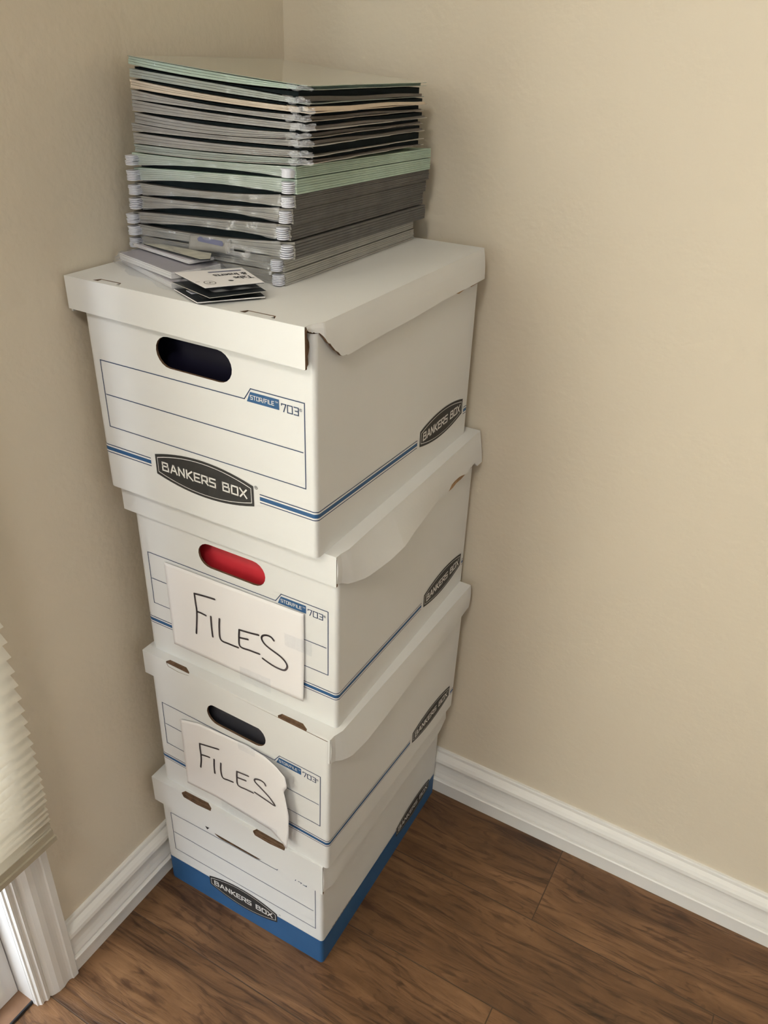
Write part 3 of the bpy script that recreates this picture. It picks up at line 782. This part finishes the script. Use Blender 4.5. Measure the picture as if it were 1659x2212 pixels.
# hanging folder packs, top one first: colour, right edge x, left edge x, z of the upper and of the lower face at left, middle, right
HP = [
 ('sage green', M_green, -.0740, -.2955, (.1172, .1178, .1218), (.1040, .1112, .1108)),
 ('sage green', M_green, -.0740, -.2960, (.1018, .1060, .1100), (.0880, .0957, .0955)),
 ('charcoal', M_dark, -.0750, -.2960, (.0865, .0870, .0950), (.0732, .0802, .0824)),
 ('charcoal', M_dark, -.0785, -.2970, (.0727, .0745, .0818), (.0576, .0680, .0664)),
 ('charcoal', M_dark, -.0820, -.3040, (.0545, .0592, .0658), (.0415, .0498, .0495)),
 ('charcoal', M_dark, -.0775, -.3040, (.0410, .0406, .0488), (.0285, .0310, .0306)),
 ('light grey', M_grey, -.0935, -.3080, (.0275, .0275, .0300), (.0135, .0150, .0148)),
 ('light grey', M_grey, -.0925, -.3060, (.0130, .0132, .0142), (.0003, .0003, .0003)),
]
HL = ['upper of the two sage green hanging folder packs, with white hook tips',
      'lower of the two sage green hanging folder packs, just above the charcoal ones',
      'topmost charcoal hanging folder pack, directly under the sage green packs',
      'second charcoal hanging folder pack below the sage green ones',
      'third charcoal hanging folder pack, its front corner set back a little',
      'lowest charcoal hanging folder pack, resting on the light grey packs',
      'upper of the two light grey hanging folder packs',
      'bottom light grey hanging folder pack lying on the white box lid']
YB = 0.388
def hook_mesh(k, x, y, z, sx, sy):
    """moulded tip: a rounded plate with a nose"""
    P = []
    for a in range(9):
        t = math.pi * a / 8
        P.append((x + sx * 0.0062 * math.cos(t), y + sy * (.0125 + .0045 * math.sin(t))))
    P += [(x - sx * .0062, y), (x + sx * .0062, y)]
    k.sheet(P, [], lambda u, v, w: (u, v, z + w), .00135, M_hook)
for n, (cn, m, xr, xl, zt, zb) in enumerate(HP):
    t, xf = pile_thing('hanging_folder_pack', HL[n], 'folder pack', (xr + xl) / 2, .10, zb[1], 'packs of hanging folders on the topmost box')
    NF = 6; rng = random.Random(n * 5 + 1)
    yf = .0965 if n < 6 else .1000
    back = 0.93
    ZT = lambda u: quad3(*zt, u) if n != 0 else quad3(*zt, u)
    ZB = lambda u: quad3(*zb, u)
    for j in range(NF):
        jy = rng.uniform(-.0010, .0010); jx = rng.uniform(-.0003, .0003)
        f0, f1 = j / NF, (j + .86) / NF
        k = MB(xf)
        def fn(u, v):
            s = lerp(1, back, v); z0 = lerp(ZB(u), ZT(u), f0) * s
            return (lerp(xl + jx, xr + jx, u), lerp(yf + jy, YB, v), z0)
        k.grid(fn, 22, 2, m, t=lambda u, v: (0, 0, (ZT(u) - ZB(u)) * (f1 - f0) * lerp(1, back, v)), front=M_frontgreen if n < 2 else M_frontgrey)
        fo = k.build('hanging_folder', t)
        # hook tips at the near right, near left and far right ends of the rods
        for (u, sy, yy, dx) in ((1, -1, yf + .008, -.0085), (0, -1, yf + .006, .0030), (1, 1, YB - .006, -.0085)):
            x = lerp(xl, xr, u) + dx + rng.uniform(-.0008, .0008)
            zz = lerp(ZB(u), ZT(u), (.08 + .76 * j / NF)) * (1 if sy < 0 else back)
            if sy > 0 and j % 2: continue
            hk = MB(xf); hook_mesh(hk, x, yy, zz, 1, sy * (1.0 if sy < 0 else .8)); hk.build('hook', fo, label='white hook tip')
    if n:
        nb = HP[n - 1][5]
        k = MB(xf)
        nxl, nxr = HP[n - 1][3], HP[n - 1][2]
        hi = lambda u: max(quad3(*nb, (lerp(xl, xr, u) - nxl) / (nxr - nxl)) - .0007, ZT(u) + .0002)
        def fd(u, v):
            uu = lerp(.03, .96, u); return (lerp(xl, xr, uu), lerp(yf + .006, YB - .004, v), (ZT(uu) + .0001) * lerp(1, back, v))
        k.grid(fd, 22, 2, M_gapshade, t=lambda u, v: (0, 0, (hi(lerp(.03, .96, u)) - ZT(lerp(.03, .96, u))) * lerp(1, back, v)))  # dark slab fills the gap in place of its shade
        k.build('gap_shade', t, label='black slab standing in for shade in the gap above the pack')
    k = MB(xf)
    k.grid(lambda u, v: (lerp(xl + .012, xr - .016, u), yf - .0035 - .0016 * math.sin(u * 17 + n) * math.sin(v * 5 + n * 2) - .001 * math.sin(u * 41), lerp(ZB(u) + .0004, ZT(u) - .0002, v)), 60, 5, M_film_milky)
    k.build('plastic_wrap', t, smooth=True, label='wrinkled clear plastic wrap')

# file folder packs above them, top one first
FP = [
 (M_topfolder, M_green, (.2106, .2010, .1931), (.2040, .1941, .1905)),
 (M_sagegrey, M_sagegrey, (.1994, .1912, .1825), (.1922, .1843, .1785)),
 (M_cream, M_cream, (.1896, .1798, .1752), (.1818, .1748, .1708)),
 (M_line, M_taupe, (.1797, .1706, .1684), (.1712, .1668, .1634)),
 (M_line, M_taupe, (.1701, .1634, .1610), (.1600, .1571, .1558)),
 (M_line, M_taupe, (.1580, .1520, .1526), (.1485, .1447, .1490)),
 (M_line, M_taupe, (.1474, .1434, .1468), (.1402, .1400, .1415)),
 (M_line, M_taupe, (.1380, .1355, .1370), (.1280, .1282, .1322)),
 (M_line, M_sagegrey, (.1264, .1264, .1298), (.1195, .1200, .1255)),
]
FL = ['topmost file folder pack with a glossy pale green cover',
      'grey green file folder pack second from the top of the pile',
      'cream coloured file folder pack, third from the top of the pile',
      'grey file folder pack directly beneath the cream one',
      'grey file folder pack two places beneath the cream one',
      'grey file folder pack in the middle of the file folder pile, fourth above the green',
      'grey file folder pack third above the sage green hanging folders',
      'grey file folder pack second above the sage green hanging folders',
      'thin grey green file folder pack lying directly on the sage green hanging folders']
rot = math.radians(3.2)
for n, (mt, m, zt, zb) in enumerate(FP):
    t, xf = pile_thing('file_folder_pack', FL[n], 'folder pack', -.17, .095, zb[1], 'packs of file folders on top of the pile')
    rng = random.Random(n * 3 + 40)
    xr = -.058 + rng.uniform(-.003, .003); xl = -.2850 + rng.uniform(-.001, .001)
    if n > 5: xl -= .004
    yf, yb = .095, .372
    P = lambda x, y: (x - math.sin(rot) * (y - yf) * (0.9), y + 0)
    ZT = lambda u: quad3(*zt, u); ZB = lambda u: quad3(*zb, u)
    drop = lambda v: -.0065 * v
    NF = 3
    for j in range(NF):
        f0, f1 = j / NF, (j + .86) / NF; jy = rng.uniform(-.0007, .0007)
        k = MB(xf)
        inset = .013 if j < NF else 0
        def fn(u, v):
            x, y = P(lerp(xl, xr - inset, u), lerp(yf + jy, yb, v)); return (x, y, lerp(ZB(u), ZT(u), f0) + drop(v))
        k.grid(fn, 20, 2, m, t=lambda u, v: (0, 0, (ZT(u) - ZB(u)) * (f1 - f0)))
        k.build('file_folder', t)
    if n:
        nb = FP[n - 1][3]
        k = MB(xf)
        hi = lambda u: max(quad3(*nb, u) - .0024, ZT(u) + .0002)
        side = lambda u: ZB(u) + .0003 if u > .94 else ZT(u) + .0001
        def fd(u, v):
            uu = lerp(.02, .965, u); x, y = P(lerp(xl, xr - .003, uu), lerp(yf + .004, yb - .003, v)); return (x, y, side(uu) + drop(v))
        k.grid(fd, 60, 2, M_gapshade, t=lambda u, v: (0, 0, hi(lerp(.02, .965, u)) - side(lerp(.02, .965, u))))  # dark fill paints the shade between this pack and the next
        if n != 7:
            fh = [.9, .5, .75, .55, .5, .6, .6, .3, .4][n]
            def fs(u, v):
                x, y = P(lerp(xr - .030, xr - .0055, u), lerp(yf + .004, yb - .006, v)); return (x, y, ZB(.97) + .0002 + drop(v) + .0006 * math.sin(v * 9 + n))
            k.grid(fs, 2, 12, M_cream if n == 2 else M_shadeside, t=lambda u, v: (0, 0, (hi(.97) - ZB(.97)) * fh * (1 - .35 * v)))  # recessed pack side, most of them coloured as if in shade
        k.build('gap_shade', t, label='black green slab standing in for shade above and beside the pack')
    # outer cover sheets with stepped tabs along the right edge
    for top in (0, 1):
        if top and n: continue
        k = MB(xf)
        Zf = ZT if top else ZB
        steps = [(0, 0), (.33, 0), (.34, -.0028), (.66, -.0028), (.67, -.0055), (1, -.0055)]
        def fn(u, v):
            xe = xr + interp(steps, v) + (.0012 * math.sin(v * 19 + n) if v < .3 else 0)
            x, y = P(lerp(xl - .0003, xe, u), lerp(yf - .0006, yb + .001, v))
            sag = -.0005 * math.exp(-((v - .12) / .08) ** 2) * (u ** 6) * (1 if n % 2 else .3)
            return (x, y, Zf(u) + drop(v) + sag + (.0001 if top else -.0006))
        k.grid(fn, 20, 36, mt, t=lambda u, v: (0, 0, .0005))
        k.build('cover_sheet', t, smooth=False)
    k = MB(xf)
    def fw(u, v):
        x, y = P(lerp(xl + .004, xr - .004, u), yf - .0030 - .0012 * math.sin(u * 21 + n) * math.sin(v * 4 + n) - .0012 * math.exp(-((u - .96) / .03) ** 2) * math.sin(v * 14 + n * 3)); return (x, y, lerp(ZB(u) - .0002, ZT(u), v))
    k.grid(fw, 60, 5, M_film)
    k.build('plastic_wrap', t, smooth=True, label='clear plastic wrap over the open edges')
    k = MB(xf)      # gathered film at the near corner
    def fk(u, v):
        x = xr - .022 + .026 * u; y = yf - .0035 + .006 * u * u + .0018 * math.sin(u * 16 + v * 8 + n); 
        return (*P(x, y), lerp(ZB(min(1, .9 + .1 * u)) - .0010, ZT(min(1, .9 + .1 * u)) + .0002, v) + .0008 * math.sin(u * 11 + n))
    k.grid(fk, 18, 5, M_film_milky); k.build('gathered_film', t, smooth=True, label='gathered clear film at the corner')

# ------------------------------------------------------------------ tab cards and insert packs on the lid
def card_frame(L, B, R, F, z):
    L, B, R, F = map(Vector, (L, B, R, F))
    return lambda a, c, w=0: (lambda p: (p.x, p.y, z + w))(B.lerp(L, a).lerp(R.lerp(F, a), c))
def plate(k, fr, poly, t, m, edge=None, holes=()):
    k.sheet(poly, list(holes), lambda u, v, w: fr(u, v, -w), t, m, edge)
SQ = [(0, 0), (1, 0), (1, 1), (0, 1)]
ell = lambda cu, cv, ru, rv: [(cu + ru * math.cos(j * math.pi / 8), cv + rv * math.sin(j * math.pi / 8)) for j in range(16)]
# the upright-reading one, white side up
cpos = dict(L=(-.1815, .0265), B=(-.1385, .0835), R=(-.0835, .0505), F=(-.1180, .0005))
t, xf = pile_thing('tab_card_pack', 'white tabs and inserts card pack lying upside down at the front of the lid', 'card pack', -.13, .04, .004)
hole = [ell(.44, .72, .045, .05)]
k = MB(xf); fr = card_frame(**cpos, z=.0165)
plate(k, fr, SQ, .0005, M_paper, M_paper, hole)
pl = lambda a, c: fr(a, c, .0002)
k.sheet([(.08, .13), (.06, .16), (.08, .19), (.56, .19), (.58, .16), (.56, .13)], [], lambda u, v, w: pl(u, v), 0, M_pill)
def card_text(s, a0, a1, c0, h):
    P = font_polys(s, 1.0); mx = max(p[0] for q in P for p in q)
    for q in P: k.face([pl(a0 + (a1 - a0) * u / mx, c0 + h * v) for u, v in q], M_black); k.face([pl(a0 + .010 + (a1 - a0) * u / mx, c0 + h * v) for u, v in q], M_black)
card_text('& Inserts', .05, .56, .31, .22); card_text('Tabs', .04, .33, .53, .24)
strokes(k, [ell(.80, .76, .085, .10) + [ell(.80, .76, .085, .10)[0]], [(.77, .78), (.79, .73), (.81, .79), (.84, .75)], [(.92, .66), (.98, .66)]], .012, pl, M_ink)
front = k.build('front_card', t)
k = MB(xf); fr2 = card_frame(**cpos, z=.0158); plate(k, fr2, SQ, .0004, M_cardblack, M_cardblack, hole); k.build('black_backing', front, label='black inside face')
c2 = dict(L=(-.1790, .0185), B=(-.130, .0770), R=(-.0790, .0480), F=(-.1095, -.0035))
k = MB(xf); fr3 = card_frame(**c2, z=.0088); plate(k, fr3, SQ, .0006, M_cardblack, M_grey); k.build('back_card', t, label='black inner face with grey edge')
k = MB(xf); fr3 = card_frame(**{a: tuple(Vector(p) * .0 + Vector(p)) for a, p in c2.items()}, z=.0120)
k.grid(lambda u, v: fr3(u * .8 + .05, v * .9 + .03, .0018 * math.sin(u * 13) * math.cos(v * 11)), 24, 20, M_film_milky); k.build('clear_pouch', t, smooth=True, label='crumpled clear pouch')
k = MB(xf); fr4 = card_frame(**c2, z=.0080)
for j in range(4): k.box(*[tuple(p) for p in ((-.150 + j * .004, .030, .0062 + j * .0005), (-.110 + j * .004, .048, .0065 + j * .0005))], M_hook)
k.build('plastic_tabs', t, label='clear plastic tabs')
# black side up, below it
t, xf = pile_thing('tab_card_pack', 'card pack with its black face up, lowest on the lid under the white one', 'card pack', -.125, .02, .0004)
c3 = dict(L=(-.1735, .0150), B=(-.1200, .0740), R=(-.0795, .0465), F=(-.1215, -.0085))
k = MB(xf); fr = card_frame(**c3, z=.0034)
plate(k, fr, SQ, .0010, M_cardblack, M_paper, [ell(.52, .70, .055, .07)])
k.build('card', t)
k = MB(xf)
for a0, a1, b0, b1 in ((.05, .30, .62, .86),): k.sheet([(a0, b0), (a1, b0), (a1, b1), (a0, b1)], [], lambda u, v, w: fr(u + .62, v - .35, .0010 + w), .0006, M_hook)
k.build('plastic_tab', t, label='clear plastic tab')
k = MB(xf)
k.grid(lambda u, v: fr(.05 + .85 * u, .12 + .8 * v, .0016 + .0012 * abs(math.sin(u * 11 + v * 5))), 24, 16, M_film); k.build('clear_pouch', t, smooth=True, label='clear pouch')

def poly_pack(label, poly, z0, z1, m, edge, film_pad, x, y, group='clear packs of paper inserts', sheets=5, extra=None, name='insert_pack'):
    t, xf = pile_thing(name, label, 'insert pack', x, y, z0, group)
    k = MB(xf)
    for j in range(sheets):
        a = lerp(z0 + .0003, z1, j / sheets); c = lerp(z0 + .0003, z1, (j + .88) / sheets)
        P = [(px + random.uniform(-.0004, .0004), py + random.uniform(-.0004, .0004)) for px, py in poly]
        k.sheet(P, [], lambda u, v, w: (u, v, c - w), c - a, m, edge)
    k.build('paper_inserts', t)
    cx = sum(p[0] for p in poly) / len(poly); cy = sum(p[1] for p in poly) / len(poly)
    k = MB(xf)
    Q = []
    n = 10
    for (ax, ay), (bx_, by_) in zip(poly, poly[1:] + poly[:1]):
        for s in range(n): Q.append((lerp(ax, bx_, s / n), lerp(ay, by_, s / n)))
    def out(i, f, dz, w):
        x_, y_ = Q[i % len(Q)]; dx, dy = x_ - cx, y_ - cy; L = math.hypot(dx, dy)
        wob = 1 + .35 * math.sin(i * 1.7) + .25 * math.sin(i * .73)
        yy = min(y_ + dy / L * f * wob, .0905)
        return (x_ + dx / L * f * wob, yy, dz + .0006 * math.sin(i * 2.1) * w)
    N = len(Q)
    for i in range(N):
        k.face([out(i, .001, z1 + .0010, 1), out(i + 1, .001, z1 + .0010, 1), out(i + 1, film_pad * .5, (z0 + z1) / 2, 1), out(i, film_pad * .5, (z0 + z1) / 2, 1)], M_film_milky)
        k.face([out(i, film_pad * .5, (z0 + z1) / 2, 1), out(i + 1, film_pad * .5, (z0 + z1) / 2, 1), out(i + 1, film_pad, z0 + .0010, 0), out(i, film_pad, z0 + .0010, 0)], M_film_milky)
    k.sheet([out(i, .001, 0, 0)[:2] for i in range(N)], [], lambda u, v, w: (u, v, z1 + .0010), 0, M_film)
    k.build('clear_bag', t, smooth=True, label='clear plastic bag')
    if extra: extra(t, xf)
    return t
poly_pack('lower white insert pack in a clear bag lying flat at the left of the lid', [(-.3040, .0700), (-.1840, .0225), (-.1720, .0500), (-.1800, .0880), (-.2960, .0890)], .0004, .0060, M_insert, M_paper, .015, -.24, .06)
poly_pack('thick lilac insert pack in a clear bag, stacked on the white one at left', [(-.2960, .0605), (-.1895, .0290), (-.1750, .0600), (-.1720, .0880), (-.2880, .0890)], .0078, .0150, M_lilac, M_paper, .009, -.24, .06)
poly_pack('thin pale insert pack topping the lilac pack, close to the folders', [(-.2990, .0860), (-.1915, .0600), (-.1850, .0790), (-.1820, .0895), (-.2800, .0900)], .0170, .0205, M_insert, M_paper, .003, -.24, .08, sheets=3)
t, xf = pile_thing('header_card', 'pale printed header card lying askew on the thin insert pack', 'card', -.22, .08, .0225)
k = MB(xf); hp = [(-.2760, .0800), (-.1770, .0620), (-.1700, .0700), (-.1850, .0895), (-.2550, .0900)]
k.sheet(hp, [], lambda u, v, w: (u, v, .0240 - w), .0012, M_dullcard, M_cardblack)
for (x0, y0, x1, y1) in ((-.240, .0805, -.232, .0800), (-.226, .0735, -.214, .0712), (-.250, .0860, -.236, .0845)):
    k.face([(x0, y0, .0242), (x1, y1, .0242), (x1, y1 + .0016, .0242), (x0, y0 + .0016, .0242)], M_taupe)
k.build('card', t)
# clear hanging header leaning on the folder pile
t, xf = pile_thing('hanging_header', 'clear hanging header strip with a blue grey pill mark, leaning on the folders', 'header', -.18, .088, .0225)
H0 = lambda u, v, w=0: (lerp(-.2180, -.1320, u), .0895 - w + .0035 * v, lerp(.0235 + .003 * math.sin(u * 3), .0385 + .003 * math.sin(u * math.pi), v))
k = MB(xf); k.grid(lambda u, v: H0(u * .68, v), 20, 3, M_taupe, t=lambda u, v: (0, .0005, 0)); hc = k.build('card_strip', t, smooth=True)
k = MB(xf); k.sheet([(.16, .62), (.14, .80), (.18, .95), (.55, .80), (.575, .62), (.56, .45)], [], lambda u, v, w: H0(u, v, .0005), 0, M_pill); k.build('pill_mark', hc, label='blue grey pill-shaped mark')
k = MB(xf)
H1 = lambda u, v: (lerp(-.1640, -.1300, u), .0885, lerp(.0265, .0385, v))
k.sheet([(0, 0), (.9, 0), (1, .2), (1, .8), (.85, 1), (0, 1)], [[(.35, .4), (.75, .38), (.82, .6), (.7, .75), (.35, .72)]], lambda u, v, w: H1(u, v), 0, M_film_milky); k.build('hang_tab', t, label='clear hang tab with a slot')
